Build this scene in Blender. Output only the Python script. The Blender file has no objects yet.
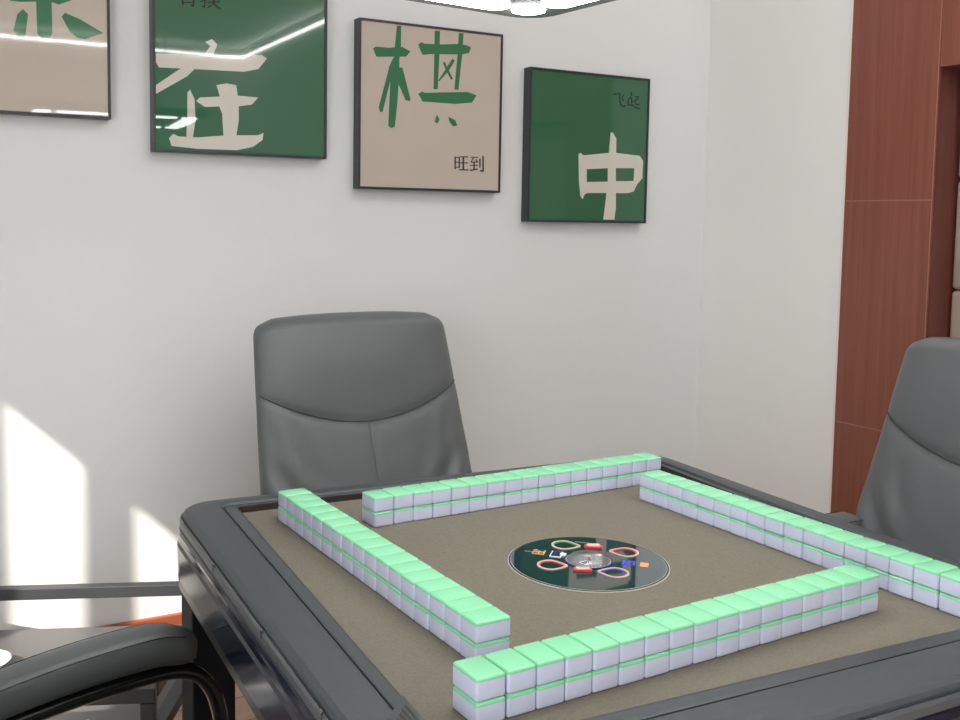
import bpy, bmesh, math, random
from mathutils import Vector, Matrix
random.seed(4)
SC = bpy.context.scene
COL = SC.collection
S = 1.145                      # metres per plan unit
H = 0.71                       # height of the table cloth in metres
WY = -0.0329936                # angle between the table rows and the room
CW, SW = math.cos(WY), math.sin(WY)
def F(x, y, z):                # table plan -> world
    return Vector((S*(x*CW+y*SW), S*(-x*SW+y*CW), S*z+H))
def R(s, v, z):                # room plan -> world
    return Vector((S*s, S*v, S*z+H))
def clampz(z): return max(z, 0.0)

# ---------------------------------------------------------------- camera
cam_d = bpy.data.cameras.new('camera'); cam = bpy.data.objects.new('camera', cam_d); COL.objects.link(cam)
SC.camera = cam
cam_d.sensor_fit = 'HORIZONTAL'; cam_d.sensor_width = 36.0
cam_d.lens = 998.5485/960*36
cam_d.shift_x = 36.3815/960
cam_d.shift_y = -61.9537/960
cam_d.clip_start = 0.02
rt = Vector((0.8773433, -0.4796435, 0.0145175)); up = Vector((0.0244231, 0.0748470, 0.9968959)); fw = Vector((0.4792413, 0.8742654, -0.0773809))
mw = Matrix((( rt.x, up.x, -fw.x, 0), (rt.y, up.y, -fw.y, 0), (rt.z, up.z, -fw.z, 0), (0, 0, 0, 1)))
mw.translation = R(-0.4165630, -0.6914183, 0.4240296)
cam.matrix_world = mw

# ---------------------------------------------------------------- world, sun, large lights, exposure
w = bpy.data.worlds.new('world'); SC.world = w; w.use_nodes = True
nt = w.node_tree; bg = nt.nodes['Background']
bg.inputs[0].default_value = (0.75, 0.87, 1.0, 1); bg.inputs[1].default_value = 1.0
SC.view_settings.view_transform = 'Standard'; SC.view_settings.look = 'None'
SC.view_settings.gamma = 1.0; SC.view_settings.use_curve_mapping = False
SC.view_settings.exposure = 0.0
sun_d = bpy.data.lights.new('sun', 'SUN'); sun = bpy.data.objects.new('sun', sun_d); COL.objects.link(sun)
sun_d.energy = 11.0; sun_d.angle = math.radians(0.5); sun_d.color = (1.0, 0.93, 0.82)
sun.rotation_euler = Vector((1.5, 1.0, -0.96*1.5)).to_track_quat('-Z', 'Y').to_euler()
sun.location = R(-6, -3, 6)
def area(name, loc, target, sx, sy, watt, color):
    d = bpy.data.lights.new(name, 'AREA'); o = bpy.data.objects.new(name, d); COL.objects.link(o)
    d.shape = 'RECTANGLE'; d.size = sx; d.size_y = sy; d.energy = watt; d.color = color
    o.location = loc; o.rotation_euler = (target-loc).to_track_quat('-Z', 'Y').to_euler()
    return o
area('ceiling_panel_light', R(0.75, 0.15, 1.49), R(0.75, 0.15, 0), 1.7, 1.3, 16, (0.96, 0.985, 1.0))  # added fill light under the ceiling, not a real panel
area('window_daylight', R(-1.64, -1.05, 0.30), R(1.6, -0.55, 0.25), 1.9, 1.9, 60, (0.98, 0.99, 0.995))  # added fill light just inside the left wall, no window opening here
area('room_panel_light', R(0.0, -1.75, 1.53), R(0.0, -1.75, 0), 3.7, 2.7, 9, (0.96, 0.985, 1.0))  # added wide overhead fill, also evens the reflections in the pictures

# ---------------------------------------------------------------- materials
def mat(name, col, rough=0.5, metal=0.0, spec=0.5, noise=0.0, nscale=30, bump=0.0, bscale=200, coat=0.0, emit=0.0, ecol=None):
    m = bpy.data.materials.new(name); m.use_nodes = True
    t = m.node_tree; b = t.nodes['Principled BSDF']
    b.inputs['Base Color'].default_value = (*col, 1); b.inputs['Roughness'].default_value = rough
    b.inputs['Metallic'].default_value = metal; b.inputs['Specular IOR Level'].default_value = spec
    b.inputs['Coat Weight'].default_value = coat; b.inputs['Coat Roughness'].default_value = 0.02
    tc = t.nodes.new('ShaderNodeTexCoord')
    if noise > 0:
        n = t.nodes.new('ShaderNodeTexNoise'); n.inputs['Scale'].default_value = nscale; n.inputs['Detail'].default_value = 6
        r = t.nodes.new('ShaderNodeMix'); r.data_type = 'RGBA'
        t.links.new(tc.outputs['Object'], n.inputs['Vector'])
        r.inputs['A'].default_value = tuple(c*(1-noise) for c in col)+(1,)
        r.inputs['B'].default_value = tuple(min(1, c*(1+noise)) for c in col)+(1,)
        t.links.new(n.outputs['Fac'], r.inputs['Factor']); t.links.new(r.outputs['Result'], b.inputs['Base Color'])
    if bump > 0:
        n2 = t.nodes.new('ShaderNodeTexNoise'); n2.inputs['Scale'].default_value = bscale; n2.inputs['Detail'].default_value = 4
        t.links.new(tc.outputs['Object'], n2.inputs['Vector'])
        bp = t.nodes.new('ShaderNodeBump'); bp.inputs['Strength'].default_value = bump; bp.inputs['Distance'].default_value = 0.002
        t.links.new(n2.outputs['Fac'], bp.inputs['Height']); t.links.new(bp.outputs['Normal'], b.inputs['Normal'])
    if emit > 0:
        b.inputs['Emission Color'].default_value = (*(ecol or col), 1); b.inputs['Emission Strength'].default_value = emit
    return m
def wood_mat(name, c1, c2, rough=0.35, axis=2, planks=False):
    m = bpy.data.materials.new(name); m.use_nodes = True
    t = m.node_tree; b = t.nodes['Principled BSDF']; b.inputs['Roughness'].default_value = rough
    tc = t.nodes.new('ShaderNodeTexCoord'); mp = t.nodes.new('ShaderNodeMapping')
    sc = [60, 60, 60]; sc[axis] = 1.5; mp.inputs['Scale'].default_value = sc
    n = t.nodes.new('ShaderNodeTexNoise'); n.inputs['Scale'].default_value = 1.0; n.inputs['Detail'].default_value = 8; n.inputs['Roughness'].default_value = 0.65
    t.links.new(tc.outputs['Object'], mp.inputs['Vector']); t.links.new(mp.outputs['Vector'], n.inputs['Vector'])
    r = t.nodes.new('ShaderNodeValToRGB'); r.color_ramp.elements[0].position = 0.35; r.color_ramp.elements[1].position = 0.65
    r.color_ramp.elements[0].color = (*c1, 1); r.color_ramp.elements[1].color = (*c2, 1)
    t.links.new(n.outputs['Fac'], r.inputs['Fac'])
    if planks:
        br = t.nodes.new('ShaderNodeTexBrick'); br.inputs['Scale'].default_value = 1.0
        br.inputs['Brick Width'].default_value = 0.9; br.inputs['Row Height'].default_value = 0.12; br.inputs['Mortar Size'].default_value = 0.002
        br.inputs['Color1'].default_value = (0.85, 0.85, 0.85, 1); br.inputs['Color2'].default_value = (1, 1, 1, 1); br.inputs['Mortar'].default_value = (0.25, 0.2, 0.16, 1)
        t.links.new(tc.outputs['Object'], br.inputs['Vector'])
        mx = t.nodes.new('ShaderNodeMix'); mx.data_type = 'RGBA'; mx.blend_type = 'MULTIPLY'; mx.inputs['Factor'].default_value = 1
        t.links.new(r.outputs['Color'], mx.inputs['A']); t.links.new(br.outputs['Color'], mx.inputs['B']); t.links.new(mx.outputs['Result'], b.inputs['Base Color'])
    else:
        t.links.new(r.outputs['Color'], b.inputs['Base Color'])
    return m
M = dict(
 wall=mat('wall_paint', (0.72, 0.735, 0.73), 0.7, bump=0.15, bscale=90),
 wall_light=mat('wall_light_board', (0.87, 0.86, 0.835), 0.6, bump=0.1, bscale=90),  # wall paint lightened: extra light on the right wall put into its colour
 ceiling=mat('ceiling_paint', (0.8, 0.8, 0.79), 0.8),
 red_wood=wood_mat('red_wood_veneer', (0.205, 0.060, 0.037), (0.265, 0.085, 0.052), 0.35),
 niche_wood=wood_mat('niche_wood_veneer', (0.11, 0.03, 0.025), (0.16, 0.045, 0.035), 0.35),
 skirting=wood_mat('skirting_wood', (0.24, 0.06, 0.03), (0.30, 0.08, 0.04), 0.35, axis=0),
 seam=mat('wood_seam', (0.38, 0.17, 0.13), 0.5),
 bead=mat('pale_edge_bead', (0.85, 0.76, 0.70), 0.5),
 floor=wood_mat('floor_planks', (0.44, 0.34, 0.26), (0.56, 0.44, 0.34), 0.35, axis=0, planks=True),
 uphol=mat('beige_leather', (0.42, 0.34, 0.28), 0.45, noise=0.12, nscale=8, bump=0.3, bscale=300),
 glass=None,
 frame_black=mat('picture_frame_black', (0.022, 0.024, 0.032), 0.35),
 print_green=mat('print_green', (0.030, 0.118, 0.058), 0.7, spec=0.1, coat=1.0),
 print_beige=mat('print_beige', (0.50, 0.44, 0.375), 0.7, spec=0.1, coat=1.0),
 ink_beige=mat('stroke_beige', (0.60, 0.56, 0.50), 0.7, spec=0.1, coat=1.0),
 ink_green=mat('stroke_green', (0.032, 0.165, 0.075), 0.7, spec=0.1, coat=1.0),
 ink_black=mat('stroke_black', (0.012, 0.012, 0.012), 0.45, coat=1.0),
 ink_dark=mat('stroke_dark_green', (0.004, 0.014, 0.011), 0.7, spec=0.1, coat=1.0),
 leather=mat('grey_leather', (0.105, 0.117, 0.118), 0.40, noise=0.06, nscale=6, bump=0.25, bscale=500),
 thread=mat('seam_thread', (0.16, 0.17, 0.17), 0.6),
 piping=mat('leather_piping', (0.035, 0.040, 0.041), 0.45),
 tube=mat('black_tube', (0.012, 0.013, 0.014), 0.16),
 tile_white=mat('tile_ivory', (0.66, 0.70, 0.88), 0.22),
 tile_green=mat('tile_mint', (0.25, 0.68, 0.39), 0.22),
 cloth=mat('felt_cloth', (0.188, 0.172, 0.134), 0.95, spec=0.1, noise=0.22, nscale=260, bump=0.6, bscale=700),
 panel=mat('table_panel', (0.044, 0.053, 0.059), 0.40, noise=0.12, nscale=900, bump=0.35, bscale=900),
 strip=mat('table_strip', (0.046, 0.055, 0.060), 0.38),
 inner=mat('table_inner_wall', (0.035, 0.026, 0.024), 0.4),
 trimc=mat('table_trim', (0.085, 0.093, 0.10), 0.32),
 apron=mat('table_apron_gloss', (0.018, 0.021, 0.036), 0.12, spec=0.28),
 apron_edge=mat('table_apron_edge', (0.085, 0.08, 0.078), 0.25),
 table_leg=mat('table_leg_black', (0.007, 0.010, 0.016), 0.55, spec=0.3),
 dial=mat('dial_glass', (0.008, 0.034, 0.040), 0.05, coat=1.0),
 ring=mat('dial_ring', (0.62, 0.58, 0.50), 0.3),
 pink=mat('dial_pink', (0.75, 0.50, 0.42), 0.4),
 red=mat('dial_red', (0.62, 0.05, 0.06), 0.3),
 orange=mat('dial_orange', (0.85, 0.36, 0.14), 0.4),
 dgreen=mat('dial_green', (0.04, 0.30, 0.08), 0.4),
 blue=mat('dial_blue', (0.03, 0.05, 0.65), 0.3, emit=0.5),
 navy=mat('dial_navy', (0.02, 0.03, 0.16), 0.15),
 silver=mat('dial_silver', (0.55, 0.57, 0.58), 0.3, metal=0.5),
 purple=mat('dial_purple', (0.12, 0.08, 0.45), 0.4),
 white=mat('white_plastic', (0.80, 0.81, 0.82), 0.3),
 greypaint=mat('grey_mark', (0.28, 0.31, 0.26), 0.5),
 rack_black=mat('rack_black_metal', (0.028, 0.030, 0.034), 0.35),
 rack_grey=mat('rack_grey_board', (0.095, 0.09, 0.092), 0.30),
 lamp_body=mat('lamp_grey_metal', (0.22, 0.25, 0.26), 0.25, metal=0.3),
 lamp_on=mat('lamp_diffuser', (1, 1, 1), 0.5, emit=22.0, ecol=(1, 1, 1)),
 led=mat('led_strip', (1, 1, 1), 0.5, emit=26.0, ecol=(1.0, 0.98, 0.95)),
 chrome=mat('chrome', (0.6, 0.6, 0.62), 0.12, metal=1.0),
 window_frame=mat('window_frame_grey', (0.25, 0.25, 0.26), 0.4),
)
def pane_mat():
    m = bpy.data.materials.new('window_pane'); m.use_nodes = True; t = m.node_tree
    t.nodes.remove(t.nodes['Principled BSDF']); out = t.nodes['Material Output']
    tr = t.nodes.new('ShaderNodeBsdfTransparent'); gl = t.nodes.new('ShaderNodeBsdfGlossy'); gl.inputs['Roughness'].default_value = 0.02
    mx = t.nodes.new('ShaderNodeMixShader'); mx.inputs[0].default_value = 0.06
    t.links.new(tr.outputs[0], mx.inputs[1]); t.links.new(gl.outputs[0], mx.inputs[2]); t.links.new(mx.outputs[0], out.inputs[0])
    return m
M['glass'] = pane_mat()
def dome_mat():
    m = bpy.data.materials.new('clear_dome'); m.use_nodes = True; t = m.node_tree
    t.nodes.remove(t.nodes['Principled BSDF']); out = t.nodes['Material Output']
    tr = t.nodes.new('ShaderNodeBsdfTransparent'); gl = t.nodes.new('ShaderNodeBsdfGlossy'); gl.inputs['Roughness'].default_value = 0.05
    mx = t.nodes.new('ShaderNodeMixShader'); lw = t.nodes.new('ShaderNodeLayerWeight'); lw.inputs[0].default_value = 0.45
    t.links.new(lw.outputs['Fresnel'], mx.inputs[0])
    t.links.new(tr.outputs[0], mx.inputs[1]); t.links.new(gl.outputs[0], mx.inputs[2]); t.links.new(mx.outputs[0], out.inputs[0])
    return m
M['dome'] = dome_mat()
def tex_leather_gradient(): pass

# ---------------------------------------------------------------- helpers
def obj(name, bm, m, parent=None, smooth=False, mats=None):
    me = bpy.data.meshes.new(name)
    bmesh.ops.recalc_face_normals(bm, faces=bm.faces[:]) if not getattr(bm, 'keepn', False) else None
    bm.to_mesh(me); bm.free()
    for mm in (mats or [m]): me.materials.append(mm)
    if smooth:
        for p in me.polygons: p.use_smooth = True
    o = bpy.data.objects.new(name, me); COL.objects.link(o)
    if parent: o.parent = parent
    return o
def tag(o, label, cat, group=None, kind=None):
    o['label'] = label; o['category'] = cat
    if group: o['group'] = group
    if kind: o['kind'] = kind
    return o
def thing(name, label, cat, loc=(0, 0, 0), rz=0, group=None):
    o = bpy.data.objects.new(name, None); COL.objects.link(o)
    o.location = loc; o.rotation_euler = (0, 0, rz); o.empty_display_size = 0.1
    return tag(o, label, cat, group)
def struct(name, bm, m, parent=None, smooth=False):
    o = obj(name, bm, m, parent, smooth)
    if parent is None: o['kind'] = 'structure'
    return o
def bx(bm, lo, hi, bevel=0, mi=0, seg=2):
    g = bmesh.ops.create_cube(bm, size=1.0); vs = g['verts']
    lo, hi = Vector(lo), Vector(hi); c = (lo+hi)/2; d = hi-lo
    for v in vs: v.co = Vector((v.co.x*d.x, v.co.y*d.y, v.co.z*d.z))+c
    fs = {f for v in vs for f in v.link_faces}
    for f in fs: f.material_index = mi
    if bevel:
        es = {e for v in vs for e in v.link_edges}
        bmesh.ops.bevel(bm, geom=list(es), offset=bevel, segments=seg, affect='EDGES', profile=0.5)
    return vs
def obox(bm, p0, p1, wv, hv, bevel=0):
    """bar from p0 to p1 with half-width vectors wv, hv"""
    p0, p1, wv, hv = map(Vector, (p0, p1, wv, hv))
    vs = [bm.verts.new(p+a*wv+b*hv) for p in (p0, p1) for a, b in ((-1, -1), (1, -1), (1, 1), (-1, 1))]
    fs = [bm.faces.new([vs[i] for i in q]) for q in ((3, 2, 1, 0), (4, 5, 6, 7), (0, 1, 5, 4), (1, 2, 6, 5), (2, 3, 7, 6), (3, 0, 4, 7))]
    if bevel: bmesh.ops.bevel(bm, geom=list({e for f in fs for e in f.edges}), offset=bevel, segments=2, affect='EDGES', profile=0.5)
def tube(bm, pts, r, n=12, cap=True, squash=1.0):
    pts = [Vector(p) for p in pts]; rs = r if isinstance(r, (list, tuple)) else [r]*len(pts)
    rings = []; prev = None
    for i, p in enumerate(pts):
        t = (pts[min(i+1, len(pts)-1)]-pts[max(i-1, 0)]).normalized()
        if prev is None:
            a = Vector((0, 0, 1)) if abs(t.z) < 0.9 else Vector((1, 0, 0))
            u = t.cross(a).normalized()
        else: u = (prev-t*prev.dot(t)).normalized()
        prev = u; v = t.cross(u)
        rings.append([bm.verts.new(p+(u*math.cos(k*2*math.pi/n)+v*math.sin(k*2*math.pi/n)*squash)*rs[i]) for k in range(n)])
    for a, b in zip(rings[:-1], rings[1:]):
        for k in range(n): bm.faces.new((a[k], a[(k+1) % n], b[(k+1) % n], b[k]))
    if cap: bm.faces.new(rings[0][::-1]); bm.faces.new(rings[-1])
def smoothpath(pts, n=8):
    pts = [Vector(p) for p in pts]; out = []
    for i in range(len(pts)-1):
        p0, p1, p2, p3 = pts[max(i-1, 0)], pts[i], pts[i+1], pts[min(i+2, len(pts)-1)]
        for k in range(n):
            t = k/n
            out.append(0.5*((2*p1)+(p2-p0)*t+(2*p0-5*p1+4*p2-p3)*t*t+(-p0+3*p1-3*p2+p3)*t**3))
    out.append(pts[-1]); return out
def prism(bm, pts2, z0, z1, mi=0, fn=None):
    fn = fn or (lambda x, y, z: Vector((x, y, z)))
    a = [bm.verts.new(fn(x, y, z0)) for x, y in pts2]; b = [bm.verts.new(fn(x, y, z1)) for x, y in pts2]
    n = len(pts2); fs = [bm.faces.new(a[::-1]), bm.faces.new(b)]
    for k in range(n): fs.append(bm.faces.new((a[k], a[(k+1) % n], b[(k+1) % n], b[k])))
    for f in fs: f.material_index = mi
def disc(bm, c, r, z0, z1, n=48, mi=0):
    prism(bm, [(c[0]+r*math.cos(2*math.pi*k/n), c[1]+r*math.sin(2*math.pi*k/n)) for k in range(n)], z0, z1, mi)

# ================================================================ the room
FZ = -H/S                      # floor
D = 1.5268                     # picture wall
RS = 1.668; LS = -1.70; NV = -3.0; CZ = 1.56
bm = bmesh.new(); bx(bm, R(LS-.1, NV-.1, 0)*1 - Vector((0, 0, H+0.1)), Vector((*R(1.9, D+.1, 0)[:2], 0))); struct('floor', bm, M['floor'])
bm = bmesh.new(); bx(bm, R(LS-.1, NV-.1, CZ), R(1.9, D+.1, CZ+.1)); struct('ceiling', bm, M['ceiling'])
bm = bmesh.new(); bx(bm, R(LS-.1, D, FZ), R(1.9, D+.1, CZ)); struct('wall_back', bm, M['wall'])
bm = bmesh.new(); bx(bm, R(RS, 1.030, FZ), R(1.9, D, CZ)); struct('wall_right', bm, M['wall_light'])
bm = bmesh.new(); bx(bm, R(LS-.1, NV-.1, FZ), R(1.9, NV, CZ)); struct('wall_front', bm, M['wall'])
# left wall with its two tall narrow openings
WH = 1.465
bm = bmesh.new()
for v0, v1 in ((0.545, D), (0.373, 0.431), (NV, -0.10)): bx(bm, R(LS-.02, v0, FZ), R(LS, v1, WH))
bx(bm, R(LS-.02, NV, WH), R(LS, D, CZ)); struct('wall_left', bm, M['wall'])
for i, (v0, v1) in enumerate(((0.431, 0.545), (-0.10, 0.373))):
    bm = bmesh.new(); p0 = R(LS-.014, v0, FZ); p1 = R(LS-.006, v1, WH)
    t = 0.006
    bx(bm, (p0.x, p0.y, p0.z), (p1.x, p0.y+t, p1.z)); bx(bm, (p0.x, p1.y-t, p0.z), (p1.x, p1.y, p1.z))
    bx(bm, (p0.x, p0.y+t, p0.z), (p1.x, p1.y-t, p0.z+0.02)); bx(bm, (p0.x, p0.y+t, p1.z-t), (p1.x, p1.y-t, p1.z))
    wf = struct('window_%d' % (i+1), bm, M['window_frame'])
    bm = bmesh.new(); bx(bm, (p0.x+.003, p0.y+t, p0.z+.02), (p0.x+.006, p1.y-t, p1.z-t)); struct('pane', bm, M['glass'], wf)
# skirting
bm = bmesh.new(); bx(bm, (S*LS, S*D-0.014, 0), (S*RS, S*D, S*(-0.471)+H), 0.003); struct('baseboard_back', bm, M['skirting'])
bm = bmesh.new(); bx(bm, (S*RS-0.014, S*1.032, 0), (S*RS, S*D-0.014, S*(-0.471)+H), 0.003); struct('baseboard_right', bm, M['skirting'])
# red wood wall facing with niche on the right wall
bm = bmesh.new(); bx(bm, R(RS-.006, 0.785, FZ), R(1.9, 1.0255, CZ)); tr1 = struct('trim_1', bm, M['red_wood'])
bm = bmesh.new()
for z in (0.487, -0.068, 1.04): bx(bm, R(RS-.0068, 0.788, z-.0012), R(RS-.0058, 1.022, z+.0012))
bx(bm, R(RS-.0068, 0.7845, FZ), R(RS-.0058, 0.7865, CZ)); struct('joint', bm, M['seam'], tr1)
bm = bmesh.new(); bx(bm, R(RS-.008, 1.0255, FZ), R(RS+.01, 1.0305, CZ)); struct('trim_2', bm, M['bead'])
bm = bmesh.new(); bx(bm, R(RS-.004, -1.2, 0.787), R(1.9, 0.7845, CZ)); struct('trim_3', bm, M['red_wood'])
bm = bmesh.new(); bx(bm, R(RS-.006, -1.5, FZ), R(1.9, -1.2, CZ)); struct('trim_4', bm, M['red_wood'])
bm = bmesh.new(); bx(bm, R(1.765, -1.2, FZ), R(1.9, 0.785, 0.787)); struct('trim_5', bm, M['niche_wood'])
bm = bmesh.new(); bx(bm, R(RS, 0.782, FZ), R(1.765, 0.785, 0.787)); struct('trim_6', bm, M['niche_wood'])
bm = bmesh.new(); bx(bm, R(RS, NV, FZ), R(1.9, -1.5, CZ)); struct('trim_7', bm, M['wall'])
vs_ = [0.780, 0.33, -0.12, -0.57, -1.02]; zs_ = [0.786, 0.535, 0.280, 0.025, -0.23, -0.485]
rows = ['top', 'second', 'third', 'fourth', 'lowest']; cols = ['beside the red wood pier', 'second from the red wood pier', 'third from the red wood pier', 'farthest from the red wood pier']
for ci in range(2):
    for ri in range(5):
        bm = bmesh.new(); g = 0.0015
        bx(bm, R(1.736, vs_[ci+1]+g, zs_[ri+1]+g), R(1.765, vs_[ci]-g, zs_[ri]-g), 0.012, seg=4)
        o = obj('padded_wall_panel', bm, M['uphol'], smooth=True)
        tag(o, 'beige padded leather wall panel in the niche, %s row, %s' % (rows[ri], cols[ci]), 'wall panel', 'padded panels in the niche')
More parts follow.
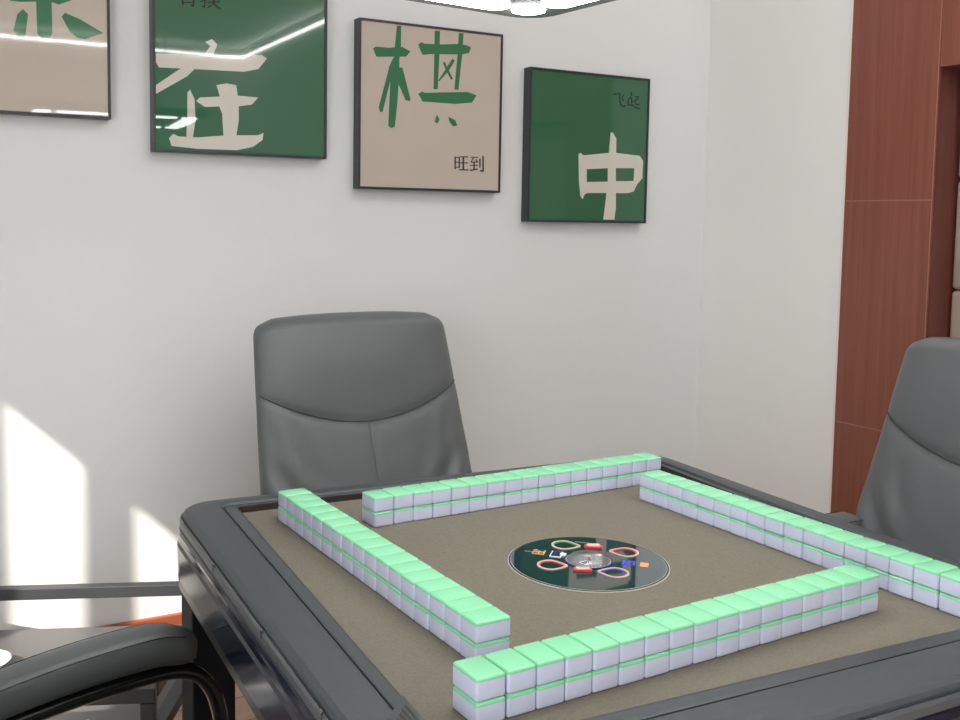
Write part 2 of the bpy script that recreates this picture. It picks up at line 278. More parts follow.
# ceiling light strips
bm = bmesh.new(); bx(bm, R(LS+.05, NV, 1.494), R(RS-.02, NV+.014, 1.506))
led = tag(obj('led_strip_light', bm, M['led']), 'thin white light strip along the wall opposite the pictures, seen mirrored in their glass', 'light strip')
bm = bmesh.new(); bx(bm, R(RS-.014, NV+.03, 1.494), R(RS-.002, 1.45, 1.506))
tag(obj('led_strip_light', bm, M['led']), 'thin white light strip high on the wall with the red wood pier', 'light strip')
STROKES = {"3":{"big":[[0.092,0.829,0.11,0.842,0.19,0.842,0.287,0.856,0.342,0.834,0.314,0.801,0.115,0.782],[0.249,0.978,0.236,0.853,0.232,0.785,0.268,0.785,0.277,0.854,0.277,0.98],[0.226,0.787,0.267,0.791,0.268,0.732,0.289,0.734,0.346,0.551,0.34,0.535,0.312,0.542,0.264,0.632,0.256,0.504,0.242,0.376,0.216,0.368,0.197,0.382,0.208,0.646,0.159,0.461,0.142,0.46,0.133,0.487,0.202,0.736],[0.394,0.88,0.417,0.897,0.438,0.889,0.566,0.898,0.685,0.912,0.74,0.908,0.768,0.897,0.752,0.862,0.697,0.848,0.481,0.831,0.428,0.821,0.412,0.84],[0.506,0.974,0.506,0.826,0.504,0.621,0.534,0.623,0.542,0.829,0.544,0.977],[0.677,0.978,0.67,0.842,0.651,0.63,0.681,0.63,0.703,0.843,0.712,0.979],[0.633,0.817,0.585,0.747,0.536,0.675,0.543,0.671,0.606,0.736,0.653,0.808],[0.566,0.787,0.592,0.737,0.627,0.687,0.641,0.694,0.609,0.746,0.58,0.794],[0.398,0.585,0.426,0.602,0.442,0.595,0.746,0.622,0.813,0.606,0.78,0.558,0.659,0.542,0.427,0.541,0.416,0.561],[0.53,0.468,0.549,0.44,0.536,0.413,0.514,0.424],[0.611,0.46,0.66,0.442,0.677,0.41,0.645,0.403,0.619,0.43]],"ink":[[0.659,0.217,0.661,0.138,0.671,0.139,0.67,0.218],[0.689,0.217,0.69,0.148,0.7,0.148,0.699,0.217],[0.662,0.21,0.696,0.211,0.696,0.217,0.662,0.216],[0.663,0.179,0.697,0.18,0.697,0.186,0.663,0.185],[0.663,0.148,0.697,0.149,0.697,0.155,0.663,0.154],[0.698,0.213,0.758,0.215,0.758,0.223,0.698,0.22],[0.699,0.176,0.758,0.178,0.758,0.185,0.699,0.183],[0.695,0.133,0.762,0.133,0.762,0.141,0.695,0.141],[0.717,0.221,0.718,0.133,0.731,0.133,0.73,0.221],[0.776,0.215,0.831,0.217,0.831,0.223,0.776,0.221],[0.796,0.22,0.776,0.188,0.783,0.185,0.803,0.217],[0.779,0.183,0.83,0.187,0.829,0.194,0.778,0.19],[0.81,0.203,0.827,0.185,0.834,0.189,0.817,0.208],[0.774,0.164,0.832,0.166,0.832,0.172,0.774,0.17],[0.797,0.19,0.798,0.141,0.809,0.142,0.808,0.191],[0.773,0.131,0.83,0.141,0.828,0.15,0.771,0.14],[0.839,0.211,0.841,0.155,0.851,0.155,0.85,0.212],[0.862,0.229,0.864,0.13,0.876,0.13,0.874,0.229],[0.874,0.138,0.848,0.141,0.846,0.131,0.872,0.128]]},"4":{"big":[[0.404,0.455,0.419,0.466,0.45,0.447,0.475,0.361,0.48,0.2,0.459,0.184,0.447,0.155,0.428,0.179,0.413,0.276],[0.438,0.449,0.659,0.476,0.722,0.479,0.927,0.468,0.961,0.434,0.885,0.381,0.723,0.375,0.653,0.372,0.453,0.357],[0.879,0.451,0.927,0.47,0.961,0.434,0.959,0.313,0.921,0.277,0.882,0.29,0.885,0.381],[0.468,0.273,0.656,0.281,0.726,0.286,0.895,0.293,0.921,0.28,0.885,0.22,0.834,0.207,0.495,0.2,0.47,0.195],[0.67,0.615,0.692,0.613,0.721,0.573,0.723,0.375,0.733,0.106,0.723,0.023,0.627,0.022,0.635,0.085,0.646,0.184,0.656,0.283,0.653,0.372,0.659,0.476]],"ink":[[0.685,0.869,0.746,0.878,0.745,0.887,0.684,0.877],[0.736,0.884,0.735,0.83,0.746,0.831,0.747,0.885],[0.734,0.834,0.748,0.8,0.759,0.804,0.745,0.837],[0.747,0.802,0.78,0.788,0.786,0.796,0.752,0.81],[0.784,0.79,0.792,0.806,0.781,0.808,0.774,0.792],[0.769,0.877,0.754,0.851,0.762,0.848,0.777,0.874],[0.754,0.851,0.771,0.83,0.779,0.834,0.762,0.855],[0.834,0.897,0.839,0.875,0.848,0.877,0.843,0.898],[0.84,0.882,0.819,0.856,0.827,0.852,0.848,0.879],[0.812,0.847,0.85,0.855,0.848,0.861,0.81,0.854],[0.809,0.845,0.807,0.806,0.817,0.806,0.819,0.845],[0.839,0.855,0.84,0.817,0.85,0.817,0.849,0.856],[0.842,0.833,0.861,0.834,0.86,0.84,0.842,0.839],[0.809,0.804,0.857,0.807,0.857,0.816,0.809,0.812],[0.847,0.81,0.875,0.791,0.882,0.797,0.855,0.816],[0.872,0.792,0.917,0.787,0.919,0.796,0.874,0.8],[0.874,0.864,0.907,0.869,0.906,0.876,0.872,0.872],[0.9,0.875,0.89,0.851,0.9,0.849,0.909,0.874],[0.898,0.857,0.87,0.85,0.873,0.842,0.9,0.85],[0.869,0.849,0.87,0.827,0.88,0.828,0.879,0.849],[0.869,0.83,0.884,0.811,0.892,0.816,0.877,0.834],[0.885,0.811,0.915,0.819,0.913,0.826,0.882,0.819]]},"2":{"big":[[0.018,0.519,0.245,0.53,0.606,0.563,0.637,0.546,0.586,0.483,0.503,0.462,0.245,0.454,0.035,0.446,0.018,0.472],[0.274,0.531,0.314,0.584,0.284,0.604,0.324,0.623,0.353,0.597,0.333,0.548,0.318,0.527],[0.235,0.463,0.186,0.412,0.017,0.305,0.017,0.351,0.129,0.435,0.168,0.461],[0.186,0.323,0.2,0.343,0.225,0.291,0.23,0.177,0.214,0.084,0.179,0.083,0.185,0.193],[0.347,0.377,0.403,0.39,0.459,0.385,0.467,0.328,0.586,0.326,0.548,0.284,0.473,0.27,0.473,0.192,0.458,0.101,0.386,0.097,0.378,0.225,0.362,0.262,0.283,0.253,0.234,0.282,0.254,0.303,0.366,0.316],[0.085,0.074,0.108,0.098,0.137,0.086,0.243,0.086,0.402,0.106,0.586,0.116,0.617,0.131,0.611,0.091,0.554,0.049,0.462,0.027,0.243,0.024,0.098,0.033]],"ink":[[0.158,0.858,0.159,0.785,0.168,0.786,0.167,0.859],[0.219,0.866,0.217,0.785,0.226,0.786,0.229,0.866],[0.226,0.792,0.211,0.798,0.206,0.789,0.222,0.783],[0.161,0.851,0.225,0.859,0.225,0.864,0.161,0.857],[0.161,0.835,0.225,0.843,0.225,0.848,0.161,0.84],[0.161,0.817,0.225,0.824,0.225,0.829,0.161,0.822],[0.16,0.797,0.225,0.805,0.225,0.811,0.161,0.803],[0.196,0.883,0.184,0.858,0.19,0.856,0.202,0.881],[0.28,0.889,0.278,0.786,0.286,0.787,0.288,0.89],[0.287,0.791,0.269,0.799,0.265,0.792,0.282,0.784],[0.261,0.852,0.302,0.86,0.302,0.865,0.261,0.857],[0.26,0.812,0.302,0.833,0.299,0.84,0.258,0.818],[0.302,0.87,0.375,0.88,0.375,0.885,0.302,0.875],[0.317,0.891,0.317,0.863,0.322,0.863,0.322,0.891],[0.353,0.897,0.353,0.867,0.359,0.868,0.359,0.897],[0.31,0.862,0.312,0.832,0.317,0.833,0.315,0.862],[0.36,0.868,0.358,0.838,0.364,0.838,0.366,0.868],[0.311,0.858,0.364,0.864,0.364,0.869,0.311,0.862],[0.311,0.845,0.364,0.851,0.364,0.855,0.311,0.849],[0.311,0.831,0.364,0.838,0.364,0.842,0.311,0.836],[0.297,0.813,0.368,0.826,0.368,0.832,0.297,0.819],[0.332,0.839,0.324,0.81,0.331,0.809,0.339,0.838],[0.328,0.816,0.296,0.791,0.301,0.786,0.332,0.811],[0.328,0.815,0.354,0.79,0.361,0.797,0.335,0.822],[0.351,0.792,0.372,0.785,0.376,0.794,0.355,0.8]]},"1":{"big":[[0.507,0.575,0.521,0.556,0.565,0.556,0.641,0.566,0.718,0.572,0.748,0.563,0.803,0.588,0.852,0.616],[0.642,0.61,0.716,0.619,0.715,0.575,0.716,0.42,0.707,0.391,0.662,0.389,0.644,0.406,0.641,0.57],[0.579,0.522,0.602,0.5,0.588,0.388,0.556,0.382,0.533,0.413,0.552,0.495],[0.778,0.526,0.85,0.502,0.967,0.442,0.936,0.429,0.874,0.404,0.837,0.407,0.8,0.434,0.762,0.505]],"ink":[]}}

# ================================================================ pictures
PW, PH, PT = 0.39684*S, 0.39886*S, 0.03168*S
BASE = {1: (-0.41351, 0.62453), 2: (0.06972, 0.56277), 3: (0.54660, 0.49681), 4: (1.02774, 0.42417)}
LBL = {1: ('beige picture with green brush strokes in black frame, leftmost on the wall', 'print_beige', 'ink_green', 'ink_black'),
       2: ('green glossy picture with large beige brush character, second from left on the wall', 'print_green', 'ink_beige', 'ink_dark'),
       3: ('beige picture with green character and two small black characters, black frame', 'print_beige', 'ink_green', 'ink_black'),
       4: ('green picture with beige 中 character, rightmost and lowest on the wall', 'print_green', 'ink_beige', 'ink_dark')}
for k in (1, 2, 3, 4):
    s0, z0 = BASE[k]; o0 = R(s0, D, z0); lab, bgm, m1, m2 = LBL[k]
    t = thing('framed_picture', lab, 'picture', o0, 0, 'framed calligraphy pictures on the wall')
    rim = 0.0065
    bm = bmesh.new()
    bx(bm, (0, -PT, 0), (rim, -0.001, PH), 0.0008); bx(bm, (PW-rim, -PT, 0), (PW, -0.001, PH), 0.0008)
    bx(bm, (rim, -PT, 0), (PW-rim, -0.001, rim), 0.0008); bx(bm, (rim, -PT, PH-rim), (PW-rim, -0.001, PH), 0.0008)
    obj('frame', bm, M['frame_black'], t)
    bm = bmesh.new(); yf = -PT+0.003
    bx(bm, (rim, yf, rim), (PW-rim, -0.004, PH-rim), mi=0)
    def clip(pts):
        return [(min(max(pts[i]*PW, rim+.0005), PW-rim-.0005), min(max(pts[i+1]*PH, rim+.0005), PH-rim-.0005)) for i in range(0, len(pts), 2)]
    lay = 0
    for key, mi in (('big', 1), ('ink', 2)):
        for pts in STROKES[str(k)][key]:
            lay += 1
            q = clip(pts)
            vs = []
            for a, b in q:
                if not vs or (a-vs[-1][0])**2+(b-vs[-1][1])**2 > 1e-9: vs.append((a, b))
            if len(vs) < 3: continue
            f = bm.faces.new([bm.verts.new((a, yf-0.0002-lay*0.00002, b)) for a, b in vs]); f.material_index = mi
            f.normal_update()
            if f.normal.y > 0: f.normal_flip()
    me = bpy.data.meshes.new('print'); bm.to_mesh(me); bm.free()
    for mm in (bgm, m1, m2): me.materials.append(M[mm])
    o = bpy.data.objects.new('print', me); COL.objects.link(o); o.parent = t

# ================================================================ pendant lamp over the table
LZ = 0.73
lc = F(0.466, 0.590, LZ); la = 0.115+WY*-1*0
LWX, LWY = 0.62, 0.54
lamp = thing('pendant_lamp', 'flat grey pendant lamp with white glowing slots over the mahjong table', 'lamp', (0, 0, 0))
ang = math.radians(7.0)-WY*-1
ax = Vector((math.cos(ang), math.sin(ang), 0)); ay = Vector((-ax.y, ax.x, 0))
corner = lc + Vector((0, 0, 0))
def LP(a, b, z): # a metres back along the long side from the far right corner, b towards the camera
    p = corner - ax*a - ay*b; return Vector((p.x, p.y, corner.z+z))
def rrect(a0, b0, a1, b1, r, n=8):
    out = []
    for cx_, cy_, st in ((a1-r, b1-r, 0), (a0+r, b1-r, 90), (a0+r, b0+r, 180), (a1-r, b0+r, 270)):
        for k in range(n+1):
            t_ = math.radians(st+90*k/n); out.append((cx_+r*math.cos(t_), cy_+r*math.sin(t_)))
    return out
bm = bmesh.new(); prism(bm, rrect(0, 0, LWX, LWY, 0.055), 0.0, 0.028, fn=LP); obj('lamp_body', bm, M['lamp_body'], lamp)
for a, b in ((.066, .064), (LWX-.066, .064), (.066, LWY-.064), (LWX-.066, LWY-.064)):
    bm = bmesh.new(); prism(bm, [(a+  .028*math.cos(k*math.pi/16), b+.028*math.sin(k*math.pi/16)) for k in range(32)], -0.003, 0.0, fn=LP); obj('diffuser', bm, M['lamp_on'], lamp)
for rr in (rrect(.108, .034, LWX-.108, .086, .025), rrect(.108, LWY-.086, LWX-.108, LWY-.034, .025), rrect(.034, .108, .086, LWY-.108, .025), rrect(LWX-.086, .108, LWX-.034, LWY-.108, .025)):
    bm = bmesh.new(); prism(bm, rr, -0.003, 0.0, fn=LP); obj('diffuser', bm, M['lamp_on'], lamp)
for a in (.12, LWX-.12):
    p = LP(a, LWY/2, 0.028); bm = bmesh.new(); tube(bm, [p, Vector((p.x, p.y, S*CZ+H-0.001))], 0.0015, 6); obj('cord', bm, M['frame_black'], lamp)

# ================================================================ mahjong table
table = thing('mahjong_table', 'black automatic mahjong table with brown felt top and round centre dial', 'table', (0, 0, 0))
INQ = [(0.026, 0.682), (0.752, 0.624), (0.662, -0.096), (-0.047, -0.034)]     # FL FR NR NL
OUQ = [(-0.052, 0.732), (0.798, 0.655), (0.716, -0.186), (-0.122, -0.127)]
def quad_at(t): return [(a[0]+(b[0]-a[0])*t, a[1]+(b[1]-a[1])*t) for a, b in zip(INQ, OUQ)]
def ring_pts(t, r, z, n=8):
    q = [Vector(p) for p in quad_at(t)]; out = []
    for i in range(4):
        c = q[i]; p = (q[i-1]-c).normalized()*r+c; nx = (q[(i+1) % 4]-c).normalized()*r+c
        for k in range(n+1):
            u = k/n; b = (1-u)**2*p+2*u*(1-u)*c+u*u*nx; out.append(F(b.x, b.y, z))
        # straight side, slightly subdivided
        e = (q[i]-q[(i+1) % 4]).normalized()*r+q[(i+1) % 4]
        for k in range(1, 12):
            b = nx.lerp(e, k/12); out.append(F(b.x, b.y, z))
    return out
def sweep(name, prof, m, close=False, smooth=True, cap=None):
    bm = bmesh.new(); rings = []
    for t, r, z in prof: rings.append([bm.verts.new(p) for p in ring_pts(t, r, z)])
    n = len(rings[0]); pairs = list(zip(rings[:-1], rings[1:]))
    if close: pairs.append((rings[-1], rings[0]))
    for a, b in pairs:
        for k in range(n): bm.faces.new((a[k], a[(k+1) % n], b[(k+1) % n], b[k]))
    if cap == 'first': bm.faces.new(rings[0])
    o = obj(name, bm, m, table)
    for p in o.data.polygons: p.use_smooth = False
    return o
# cloth board
sweep('felt_top', [(0.0, .004, 0.0), (0.04, .004, 0.0), (0.04, .004, -0.02)], M['cloth'], cap='first')
sweep('inner_rail', [(0.0, .005, -0.003), (0.0, .005, 0.0090), (0.03, .005, 0.0095)], M['inner'])
sweep('rail_lip', [(0.03, .005, 0.0095), (0.19, .008, 0.0095), (0.215, .008, 0.0092), (0.225, .009, 0.0060), (0.235, .009, 0.0060)], M['strip'])
sweep('top_rail', [(0.235, .010, 0.0060), (0.245, .010, 0.0095), (0.30, .014, 0.0125), (0.55, .03, 0.0135), (0.86, .05, 0.0125), (0.93, .055, 0.0100), (0.965, .058, 0.0065), (0.97, .058, 0.002)], M['panel'])
sweep('trim_line', [(0.965, .058, 0.003), (0.995, .060, 0.0042), (1.02, .062, 0.001), (1.03, .062, -0.006), (1.0, .06, -0.009)], M['trimc'])
sweep('apron', [(1.0, .06, -0.008), (1.035, .062, -0.010), (1.045, .062, -0.016), (1.03, .06, -0.022), (1.03, .06, -0.030), (1.06, .062, -0.034), (1.045, .062, -0.080)], M['apron'])
sweep('apron_edge', [(1.045, .062, -0.080), (1.035, .062, -0.094), (0.98, .06, -0.100), (0.7, .05, -0.100), (0.7, .05, -0.09)], M['apron_edge'])
bm = bmesh.new(); vs = [bm.verts.new(F(a, b, -0.098)) for a, b in quad_at(-1.2)]; f = bm.faces.new(vs)
g = bmesh.ops.extrude_face_region(bm, geom=[f]); [setattr(v, 'co', v.co+Vector((0, 0, -0.10))) for v in g['geom'] if isinstance(v, bmesh.types.BMVert)]
obj('machine_box', bm, M['table_leg'], table)
for i, (cx_, cy_) in enumerate(quad_at(0.46)):
    c = F(cx_, cy_, 0); bm = bmesh.new(); rz = -0.08-WY
    h = 0.036
    bx(bm, (c.x-h, c.y-h, 0.0), (c.x+h, c.y+h, S*(-0.09)+H), 0.004)
    obj('leg', bm, M['table_leg'], table)
# score-stick tray recessed in the left rail
def rail_box(name, side, a0, a1, t0, t1, z0, z1, m, bevel=0.0):
    """box following one side of the frame, a = fraction along the side, t = fraction across"""
    def P(a, t):
        q = quad_at(t); p, r_ = Vector(q[side]), Vector(q[(side+1) % 4]); return p.lerp(r_, a)
    bm = bmesh.new(); n = 10; top = []; bot = []
    ring = [(a0+(a1-a0)*k/n, t0) for k in range(n+1)]+[(a1-(a1-a0)*k/n, t1) for k in range(n+1)]
    a = [bm.verts.new(F(*P(u, t_), z0)) for u, t_ in ring]; b = [bm.verts.new(F(*P(u, t_), z1)) for u, t_ in ring]
    bm.faces.new(a); bm.faces.new(b)
    for k in range(len(ring)): bm.faces.new((a[k], a[(k+1) % len(ring)], b[(k+1) % len(ring)], b[k]))
    return obj(name, bm, m, table)
tray = rail_box('stick_tray', 3, 0.60-0.60+0.0, 0.13, 0.03, 0.42, 0.006, 0.0142, M['strip'])
for k in range(4): 
    g_ = rail_box('groove', 3, 0.0, 0.115, 0.10+0.07*k, 0.125+0.07*k, 0.0143, 0.0148, M['inner']); g_.parent = tray
# small raised clip sections on the trim line
for a in (0.30, 0.545, 0.76):
    rail_box('trim_joint', 3, 1-a, 1-a+0.006, 0.985, 1.03, -0.004, 0.0052, M['apron_edge'])
# centre dial
dc = F(0.340, 0.276, 0); dr = 0.1*S
dial = None
bm = bmesh.new(); disc(bm, (dc.x, dc.y), dr, H+0.0002, H+0.0016, 96); ringo = obj('dial_rim', bm, M['ring'], table)
bm = bmesh.new(); disc(bm, (dc.x, dc.y), dr*0.990, H+0.0004, H+0.0020, 96); o = obj('dial_groove', bm, M['apron'], ringo)
bm = bmesh.new(); disc(bm, (dc.x, dc.y), dr*0.968, H+0.0006, H+0.0023, 96); o = obj('dial_pale_ring', bm, M['ring'], ringo)
bm = bmesh.new(); disc(bm, (dc.x, dc.y), dr*0.962, H+0.0006, H+0.0026, 96); dial = obj('dial', bm, M['dial'], table)
DZ = H+0.0028
def leafpts(cx_, cy_, a, L_, W_, n=28):
    out = []
    for k in range(n):
        t_ = 2*math.pi*k/n; x_ = math.cos(t_); y_ = math.sin(t_)
        px_ = x_*L_*(1.0 if x_ < 0 else 1.15); py_ = y_*W_*(1-0.55*max(x_, 0)**1.2)
        ca, sa = math.cos(a), math.sin(a); out.append((cx_+px_*ca-py_*sa, cy_+px_*sa+py_*ca))
    return out
def ringmesh(outer, inner, z0, z1):
    bm = bmesh.new(); n = len(outer)
    A = [bm.verts.new((*p, z0)) for p in outer]; B = [bm.verts.new((*p, z1)) for p in outer]; C_ = [bm.verts.new((*p, z1)) for p in inner]; E_ = [bm.verts.new((*p, z0)) for p in inner]
    for k in range(n):
        j = (k+1) % n
        bm.faces.new((A[k], A[j], B[j], B[k])); bm.faces.new((B[k], B[j], C_[j], C_[k])); bm.faces.new((C_[k], C_[j], E_[j], E_[k]))
    return bm
ec = F(0.342, 0.278, 0)
WINDS = [(.353, .340, .75, -.66, 'dgreen'), (.2915, .287, .8, -.6, 'red'), (.4045, .281, -.75, .66, 'red'), (.343, .229, -.75, .66, 'purple')]
rot0 = -WY
for k, (fx, fy, dirx, diry, colr) in enumerate(WINDS):
    p_ = F(fx, fy, 0); cx_, cy_ = p_.x, p_.y
    a = math.atan2(diry, dirx)-WY
    o = obj('wind_mark', ringmesh(leafpts(cx_, cy_, a, .0203, .0203), leafpts(cx_, cy_, a, .0176, .0175), DZ-.0006, DZ+.0010), M['pink'], dial)
    p1 = leafpts(cx_, cy_, a, .0175, .0174); p2 = leafpts(cx_-.001, cy_-.001, a, .0155, .0152)
    o2 = obj('wind_light', ringmesh(p1, p2, DZ-.0006, DZ+.0006), M[colr], o)
# dome with dice
bm = bmesh.new(); n = 40; dome_r = 0.027*S; rings = []
for i in range(9):
    ph = i/8*math.pi/2; rr = dome_r*math.cos(ph); zz = DZ+0.012*math.sin(ph)
    if i == 8: top = bm.verts.new((ec.x, ec.y, zz)); break
    rings.append([bm.verts.new((ec.x+rr*math.cos(2*math.pi*k/n), ec.y+rr*math.sin(2*math.pi*k/n), zz)) for k in range(n)])
for a, b in zip(rings[:-1], rings[1:]):
    for k in range(n): bm.faces.new((a[k], a[(k+1) % n], b[(k+1) % n], b[k]))
for k in range(n): bm.faces.new((rings[-1][k], rings[-1][(k+1) % n], top))
dome = obj('dice_dome', bm, M['dome'], dial, smooth=True)
bm = bmesh.new(); disc(bm, (ec.x, ec.y), dome_r*1.12, DZ-.0004, DZ+.0010, 48); obj('dome_rim', bm, M['navy'], dome)
bm = bmesh.new(); disc(bm, (ec.x, ec.y), dome_r*1.05, DZ-.0002, DZ+.0014, 48); obj('dome_plate', bm, M['silver'], dome)
for dx, dy, a in ((-.006, -.004, .3), (.010, -.010, .9)):
    bm = bmesh.new(); bx(bm, (-.0045, -.0045, 0), (.0045, .0045, .009), .0012, mi=0)
    for pxy in ((0, 0), (-.0022, .0022), (.0022, -.0022)): 
        prism(bm, [(pxy[0]+.0009*math.cos(t_*math.pi/4), pxy[1]+.0009*math.sin(t_*math.pi/4)) for t_ in range(8)], .009, .0093, mi=1)
        f_ = lambda x_, y_, z_: Vector((x_, -z_, y_+.0045))
        prism(bm, [(pxy[0]+.0011*math.cos(t_*math.pi/4), pxy[1]+.0011*math.sin(t_*math.pi/4)) for t_ in range(8)], .0045, .0048, mi=1, fn=f_)
    d_ = obj('die', bm, None, None, mats=[M['white'], M['red']])
    d_.location = (ec.x+dx, ec.y+dy, DZ+.0015); d_.rotation_euler = (0, 0, a)
    tag(d_, 'small white die with red pips under the clear dome, %s' % ('left of the pair' if dx < 0 else 'right of the pair'), 'die', 'dice in the dome')
# dial furniture
def dbox(name, fx, fy, sx, sy, a, z, m, par, b=0.0008):
    bm = bmesh.new(); bx(bm, (-sx/2, -sy/2, -.0005), (sx/2, sy/2, z), b)
    p = F(fx, fy, 0); bmesh.ops.transform(bm, matrix=Matrix.Translation((p.x, p.y, DZ)) @ Matrix.Rotation(a, 4, 'Z'), verts=bm.verts)
    return obj(name, bm, m, par)
A45 = math.radians(45)
bN = dbox('control_button', 0.381, 0.316, .026, .014, -A45+.25, .003, M['red'], dial, .003)
dbox('button_cap', 0.381, 0.316, .020, .009, -A45+.25, .005, M['pink'], bN, .002)
bS = dbox('control_button', 0.3145, 0.2545, .026, .013, -A45+.25, .003, M['red'], dial, .003)
dbox('button_cap', 0.3145, 0.2545, .020, .008, -A45+.25, .0045, M['pink'], bS, .002)
bB = dbox('display_window', 0.321, 0.316, .025, .017, A45, .0010, M['white'], dial)
dbox('window_pane', 0.321, 0.316, .022, .014, A45, .0014, M['navy'], bB)
dbox('window_label', 0.3275, 0.3105, .008, .009, A45, .0020, M['white'], bB, .0004)
dbox('label_plate', 0.3935, 0.2325, .017, .012, A45, .0010, M['orange'], dial)
# orange and blue little characters printed on the dial
def glyph(name, fx, fy, a, size, segs, m, wd=.0011):
    p = F(fx, fy, 0); bm = bmesh.new(); ca, sa = math.cos(a), math.sin(a)
    for x0, y0, x1, y1 in segs:
        P0 = Vector((p.x+(x0*ca-y0*sa)*size, p.y+(x0*sa+y0*ca)*size, DZ)); P1 = Vector((p.x+(x1*ca-y1*sa)*size, p.y+(x1*sa+y1*ca)*size, DZ))
        d = (P1-P0).normalized(); obox(bm, P0-d*wd*.5, P1+d*wd*.5, d.cross(Vector((0, 0, 1)))*wd, Vector((0, 0, .0005)))
    return obj(name, bm, m, dial)
S3 = [(-1, 1, 1, 1), (1, 1, 1, -1), (-.6, 0, 1, 0), (-1, -1, 1, -1), (-1, -1, -1, -.4)]
glyph('printed_mark', 0.3065, 0.334, A45+math.pi, .0080, S3+[(-.2, 1, -.2, -1)], M['orange'])
glyph('printed_line', 0.2975, 0.342, A45+math.pi, .0070, [(0, -1, 0, 1)], M['greypaint'], .0006)
glyph('lit_mark', 0.3815, 0.2475, A45, .0075, [(-1, 1, 1, 1), (-1, 0, 1, 0), (-1, -1, 1, -1), (0, 1, 0, -1), (-1, 1, -1, 0), (1, 0, 1, -1)], M['blue'], .0012)
glyph('printed_line', 0.380, 0.338, -A45, .010, [(-1, 0, 1, 0)], M['greypaint'], .0005)

# ================================================================ mahjong tiles
TP, TD, TH = 0.031*S, 0.0403*S, 0.02100*S
def tile_meshes():
    g = 0.00045; cut = TH*0.83; bv = 0.0030
    bm = bmesh.new(); bx(bm, (g, 0, 0), (TP-g, TD, TH), bv, seg=4)
    res = []
    for part in (0, 1):
        b2 = bm.copy()
        ge = b2.verts[:]+b2.edges[:]+b2.faces[:]
        r_ = bmesh.ops.bisect_plane(b2, geom=ge, plane_co=(0, 0, cut), plane_no=(0, 0, 1), clear_outer=(part == 0), clear_inner=(part == 1))
        ed = [e for e in r_['geom_cut'] if isinstance(e, bmesh.types.BMEdge)]
        bmesh.ops.contextual_create(b2, geom=ed)
        bmesh.ops.recalc_face_normals(b2, faces=b2.faces[:])
        me = bpy.data.meshes.new('tile_body' if part == 0 else 'tile_back'); b2.to_mesh(me); b2.free()
        me.materials.append(M['tile_white'] if part == 0 else M['tile_green'])
        for p in me.polygons: p.use_smooth = True
        try: me.set_sharp_from_angle(angle=math.radians(35))
        except Exception: pass
        res.append(me)
    bm.free(); return res
TB, TK = tile_meshes()
ordn = ['first', 'second', 'third', 'fourth', 'fifth', 'sixth', 'seventh', 'eighth', 'ninth', 'tenth', 'eleventh', 'twelfth', 'thirteenth', 'fourteenth', 'fifteenth', 'sixteenth', 'seventeenth']
def put_tile(p, rz, label, group):
    t = bpy.data.objects.new('mahjong_tile', None); COL.objects.link(t); t.location = p; t.rotation_euler = (0, 0, rz); t.empty_display_size = .01
    for nm, me in (('tile_body', TB), ('tile_back', TK)):
        c = bpy.data.objects.new(nm, me); COL.objects.link(c); c.parent = t
    tag(t, label, 'mahjong tile', group)
ROWS = [('near row', 'left', (0.0, 0.0), 0.0, False), ('left row', 'near', (0.06125, 0.09862), math.pi/2-0.007, True),
        ('back row', 'left', (0.1690, 0.5290), -0.0010, False), ('right row', 'back', (0.59328, 0.46799), -math.pi/2-0.0099, False)]
rnd = random.Random(3)
for rn, end, (x0, y0), a, flip in ROWS:
    for lay in range(2):
        for i in range(17):
            off = TP/S*i
            jit = rnd.uniform(-.0006, .0006)
            gap = 0
            if rn == 'back row' and i == 0: gap = -.0008; jit = -.0008
            if rn == 'near row' and i == 0: gap = -.0009
            if rn == 'right row' and i == 16: gap = .0012
            d = Vector((math.cos(a), math.sin(a))); nn = Vector((-d.y, d.x))
            if flip:      # left row: depth runs to +x while the row runs to +y
                q = Vector((x0, y0))+d*(off+gap)+(-nn)*(TD/S+jit)
            elif rn == 'right row':   # runs toward the camera, depth to +x
                q = Vector((x0, y0))+d*(off+gap)+nn*jit
            else: q = Vector((x0, y0))+d*(off+gap)+nn*jit
            p = F(q.x, q.y, 0); p.z = H+0.0001+lay*(TH+0.0002)
            put_tile(p, a-WY, 'green-backed mahjong tile, %s from the %s end, %s layer of the %s' % (ordn[i], end, 'upper' if lay else 'lower', rn), 'mahjong tiles of the '+rn)

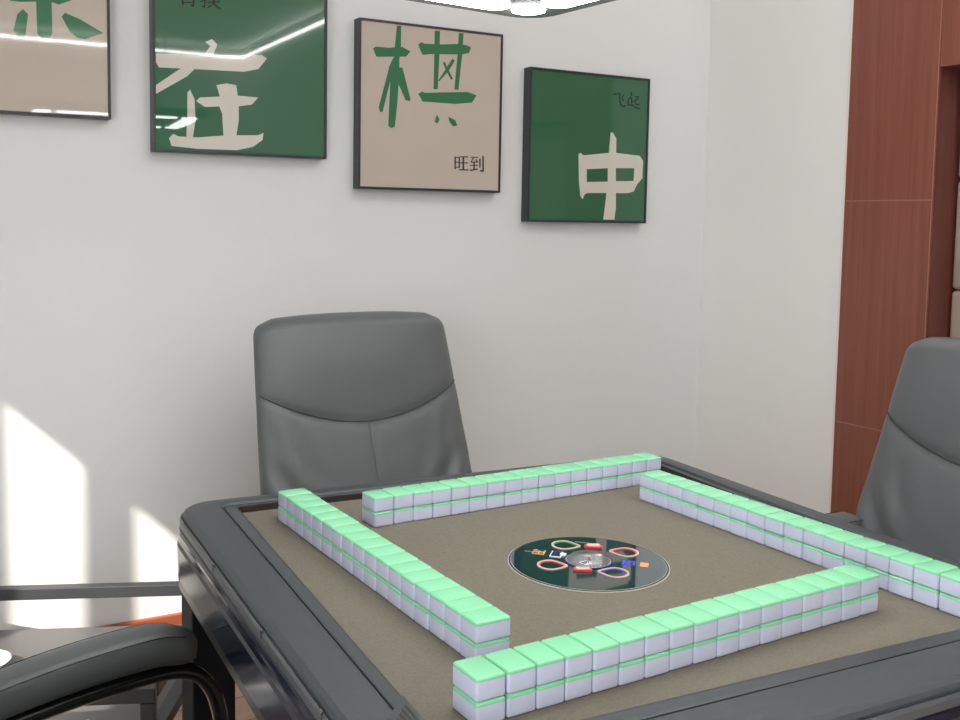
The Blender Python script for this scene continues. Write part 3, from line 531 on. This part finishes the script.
# ================================================================ chairs
def ss(x, a, b):
    t = min(max((x-a)/(b-a), 0), 1); return t*t*(3-2*t)
def back_outline(wv):            # half width at height fraction
    return 0.285-0.036*wv-0.0*wv
def seam_w(u): return 0.57+0.13*(abs(u)**1.9)
def make_back(N=72, K=64):
    """padded backrest: front skin with seams and folds, closed by a soft edge and a flatter rear"""
    bm = bmesh.new()
    z0, z1 = 0.40, 0.974
    def P(u, wv, side):
        hw = back_outline(wv)
        # round the two top corners: shrink in superellipse fashion
        zz = z0+(z1-z0)*wv
        top = max(0.0, (wv-0.93)/0.07); shr = 1-(1-math.sqrt(max(0, 1-top**2.4)))*0.055
        y_ = -u*hw*shr
        zz -= 0.012*abs(u)**2.5*ss(wv, .7, 1)+ 0.010*max(0, abs(u)-.85)/.15*ss(wv, .9, 1)
        xr = -0.215-0.30*(zz-0.45)*1.0
        edge = (1-abs(u)**7)**0.5 if abs(u) < 1 else 0
        edge2 = min((1-wv)/0.045, 1.0); edge2 = math.sqrt(max(0, 1-(1-edge2)**2)); edge3 = min(wv/0.05, 1); edge3 = math.sqrt(max(0, 1-(1-edge3)**2))
        e = edge*edge2*edge3
        if side > 0:
            sw = seam_w(u)
            puff = 0.012*math.exp(-((wv-0.82)/0.16)**2)*(1-u*u)+0.010*math.exp(-((wv-0.28)/0.22)**2)*(1-u*u*.7)
            d = wv-sw
            groove = -0.0075*math.exp(-(d/0.010)**2)-0.004*math.exp(-(d/0.05)**2)
            c1 = -0.0040*math.exp(-((u-0.0)/0.012)**2)*ss(sw-wv, 0.0, 0.03)
            fold = 0
            for sgn in (-1, 1):
                q = u*sgn
                if q > 0.15:
                    k = ss(q, .25, .95)*ss(sw-wv, 0.02, .12)
                    f1 = math.sin((wv*1.0+0.55*(1-q))*34+sgn*0.8)
                    f2 = math.sin((wv*0.6+1.1*(1-q))*22+1.7*sgn)
                    fold += 0.0105*k*f1*ss(0.50-wv, -.05, .25)+0.0030*k*f2
            x_ = xr+e*(0.036+puff)+(groove+c1+fold)*e
        else:
            x_ = xr-e*0.026
        return Vector((x_, y_, zz))
    def grid(side):
        g = []
        for j in range(K+1):
            wv = 1-(1-j/K)**1.6
            row = []
            for i in range(N+1):
                u = -1+2*i/N; u = math.copysign(1-(1-abs(u))**1.35, u)
                row.append(P(u, wv, side))
            g.append(row)
        return g
    A = grid(1); B = grid(-1)
    VA = [[bm.verts.new(p) for p in r_] for r_ in A]
    VB = [[(VA[j][i] if (j in (0, K) or i in (0, N)) else bm.verts.new(B[j][i])) for i in range(N+1)] for j in range(K+1)]
    for V, fl in ((VA, 0), (VB, 1)):
        for j in range(K):
            for i in range(N):
                q = [V[j][i], V[j][i+1], V[j+1][i+1], V[j+1][i]]
                if len(set(q)) == 4:
                    try: bm.faces.new(q[::-1] if fl else q)
                    except ValueError: pass
    bmesh.ops.recalc_face_normals(bm, faces=bm.faces[:])
    # piping lines along the seams
    def on(u, wv, lift=.001):
        p = P(u, wv, 1); return p+Vector((lift, 0, 0))
    seam = [on(-0.985+1.97*k/60, seam_w(-0.985+1.97*k/60)+.004, .003) for k in range(61)]
    vert = [on(0.012, seam_w(0)*(1-k/24)*0.985+.01, .0010) for k in range(24)]
    side = [P(-0.93, 0.05+0.90*k/30, 1)+Vector((-.0006, 0, 0)) for k in range(31)]
    side2 = [P(0.93, 0.05+0.90*k/30, 1)+Vector((-.0006, 0, 0)) for k in range(31)]
    return bm, seam, vert, (side, side2)
def arm_pad(sy, sag):
    bm = bmesh.new(); K = 34; n = 20; rings = []
    for k in range(K+1):
        t_ = k/K; x_ = -0.225+0.395*t_
        zc = 0.5525+0.010*math.sin(t_*math.pi*0.9)-sag*(1-t_)**2-0.012*ss(t_, .8, 1)
        hw = 0.035*(1-0.1*(1-t_)); hh = 0.028
        e = 1.0
        if t_ > .86: e = math.sqrt(max(0.0, 1-((t_-.86)/.14)**2.2))
        if t_ < .03: e = math.sqrt(max(0.0, 1-((.03-t_)/.03)**2))
        e = max(e, .02)
        ring = []
        for j in range(n):
            a = 2*math.pi*j/n; c_, s_ = math.cos(a), math.sin(a)
            px_ = math.copysign(abs(c_)**0.62, c_)*hw*e; pz_ = math.copysign(abs(s_)**0.62, s_)*hh*(e**.7)
            ring.append(bm.verts.new((x_, sy*0.262+px_, zc+pz_)))
        rings.append(ring)
    for a, b in zip(rings[:-1], rings[1:]):
        for j in range(n): bm.faces.new((a[j], a[(j+1) % n], b[(j+1) % n], b[j]))
    bm.faces.new(rings[0]); bm.faces.new(rings[-1])
    # stitch line along both upper edges
    st = []
    for s2 in (-1, 1):
        st.append([Vector((-0.215+0.35*k/30, sy*0.262+s2*0.0325, 0)) for k in range(31)])
    def zc(x_):
        t_ = (x_+0.225)/0.395; return 0.5525+0.010*math.sin(t_*math.pi*0.9)-sag*(1-t_)**2-0.012*ss(t_, .8, 1)
    for l_ in st:
        for p in l_: p.z = zc(p.x)+0.0215
    return bm, st
def make_chair(label, loc, rz, sag=0.024):
    t = thing('office_chair', label, 'chair', loc, rz, 'grey leather chairs around the table')
    bm, seam, vert, sides = make_back()
    b = obj('backrest', bm, M['leather'], t, smooth=True)
    bm = bmesh.new(); tube(bm, seam, 0.0014, 6); obj('seam', bm, M['piping'], b, smooth=True)
    bm = bmesh.new(); tube(bm, vert, 0.0010, 6); obj('stitching', bm, M['thread'], b, smooth=True)
    # seat
    bm = bmesh.new(); bx(bm, (-0.235, -0.215, 0.355), (0.205, 0.215, 0.438), 0.034, seg=6); obj('seat', bm, M['leather'], t, smooth=True)
    bm = bmesh.new(); bx(bm, (-0.22, -0.205, 0.332), (0.19, 0.205, 0.356), 0.004); obj('seat_base', bm, M['tube'], t)
    for sy in (-1, 1):
        y_ = sy*0.262
        bm, st = arm_pad(sy, sag); a = obj('armrest', bm, M['leather'], t, smooth=True)
        bm = bmesh.new(); [tube(bm, l_, 0.0008, 5) for l_ in st]; obj('stitching', bm, M['tube'], a)
        pts = smoothpath([(-0.27, y_, 0.477), (-0.20, y_, 0.492), (-0.05, y_, 0.508), (0.08, y_, 0.513), (0.150, y_, 0.505), (0.188, y_, 0.472), (0.208, y_, 0.41), (0.222, y_, 0.28), (0.232, y_, 0.10), (0.232, y_, 0.035), (0.200, y_, 0.014), (0.10, y_, 0.013), (-0.20, y_, 0.013), (-0.30, y_, 0.013)], 7)
        bm = bmesh.new(); tube(bm, pts, 0.0125, 12); obj('side_tube', bm, M['tube'], t, smooth=True)
        bm = bmesh.new(); tube(bm, [(0.215, y_, 0.344), (0.18, sy*0.20, 0.344)], 0.010, 10); tube(bm, [(-0.262, y_, 0.479), (-0.262, sy*0.20, 0.47)], 0.010, 10); obj('bracket', bm, M['tube'], t, smooth=True)
    bm = bmesh.new(); tube(bm, [(-0.295, -0.262, 0.013), (-0.295, 0.262, 0.013)], 0.0125, 12); obj('rear_crossbar', bm, M['tube'], t, smooth=True)
    return t
def Fp(x, y): p = F(x, y, 0); return (p.x, p.y, 0.0)
def Fr(deg): return math.radians(deg)-WY
make_chair('grey leather armchair behind the table, facing the camera below the pictures', Fp(0.459, 0.885), Fr(-89))
make_chair('grey leather armchair right of the table, in front of the red wood pier', Fp(0.940, 0.272), Fr(178.2), -0.010)
make_chair('grey leather armchair at the left side of the table, only its padded armrest in view', Fp(-0.166, 0.357), Fr(9))

# ================================================================ low rack in the left corner
ra = math.radians(-24)-WY
FR = F(-0.064, 0.835, 0); ux = Vector((math.cos(ra), math.sin(ra), 0)); uy = Vector((-ux.y, ux.x, 0))
LX, LY = 0.64*S, 0.443*S; ZT = S*(-0.30)+H; ZS = S*(-0.385)+H; tb = 0.013; SH = 0.062
rack = thing('side_table', 'low black metal side table with grey shelf in the sunlit left corner', 'side table', (FR.x, FR.y, 0), ra)
bm = bmesh.new()
for y_ in (0, LY): bx(bm, (-LX-tb+SH*(y_ > 0), y_-tb, ZT-2*tb), (tb+SH*(y_ > 0), y_+tb, ZT), .0015)
for x_ in (0, -LX): obox(bm, (x_+tb*.1, tb, ZT-tb), (x_+SH-tb*.1, LY-tb, ZT-tb), (tb, 0, 0), (0, 0, tb))
obj('top_frame', bm, M['rack_black'], rack)
for x_ in (0, -LX):
    for y_ in (0, LY):
        xx = x_+SH*(y_ > 0); bm = bmesh.new(); bx(bm, (xx-tb, y_-tb, 0), (xx+tb, y_+tb, ZT-2*tb-.0003), .0015); obj('leg', bm, M['rack_black'], rack)
bm = bmesh.new(); prism(bm, [(-LX+tb, 0), (-tb, 0), (SH-tb, LY), (-LX+SH+tb, LY)], ZS-.020, ZS); obj('shelf', bm, M['rack_grey'], rack)
bm = bmesh.new()
for x_ in (0, -LX): obox(bm, (x_, tb, ZS-.010), (x_+SH, LY-tb, ZS-.010), (tb, 0, 0), (0, 0, .012))
for y_ in (-tb*.5,): bx(bm, (-LX+tb, y_-tb*.4, ZS-.045), (-tb, y_+tb*.4, ZS-.016), .001)
obj('shelf_rail', bm, M['rack_black'], rack)
p = F(-0.182, 0.885, -0.385)
bm = bmesh.new(); bx(bm, (-.055, -.035, 0), (.055, .035, .014), .003, mi=0)
for a, b in ((-.03, -.012), (.0, .008), (.028, -.006), (.01, -.02)): bx(bm, (a-.006, b-.004, .0138), (a+.006, b+.004, .0145), mi=1)
o = obj('tissue_packet', bm, None, mats=[M['white'], M['greypaint']]); o.location = (p.x, p.y, ZS+.0005); o.rotation_euler = (0, 0, ra+.5)
tag(o, 'small white patterned packet lying on the grey shelf under the left armrest', 'packet')
p = F(-0.262, 1.20, -0.385); bm = bmesh.new()
prof = [(0.0, .002), (.022, .002), (.026, .0), (.030, .006), (.052, .026), (.055, .028), (.050, .026), (.028, .009), (0.0, .007)]
n = 32; rings = []
for r_, z_ in prof:
    rings.append([bm.verts.new((max(r_, .0005)*math.cos(2*math.pi*k/n), max(r_, .0005)*math.sin(2*math.pi*k/n), z_)) for k in range(n)])
for a, b in zip(rings[:-1], rings[1:]):
    for k in range(n): bm.faces.new((a[k], a[(k+1) % n], b[(k+1) % n], b[k]))
bm.faces.new(rings[0]); bm.faces.new(rings[-1])
o = obj('white_dish', bm, M['white'], smooth=True); o.location = (p.x, p.y, ZS+.0005)
tag(o, 'white dish at the left edge of the photo, on the grey shelf behind the armrest', 'dish')
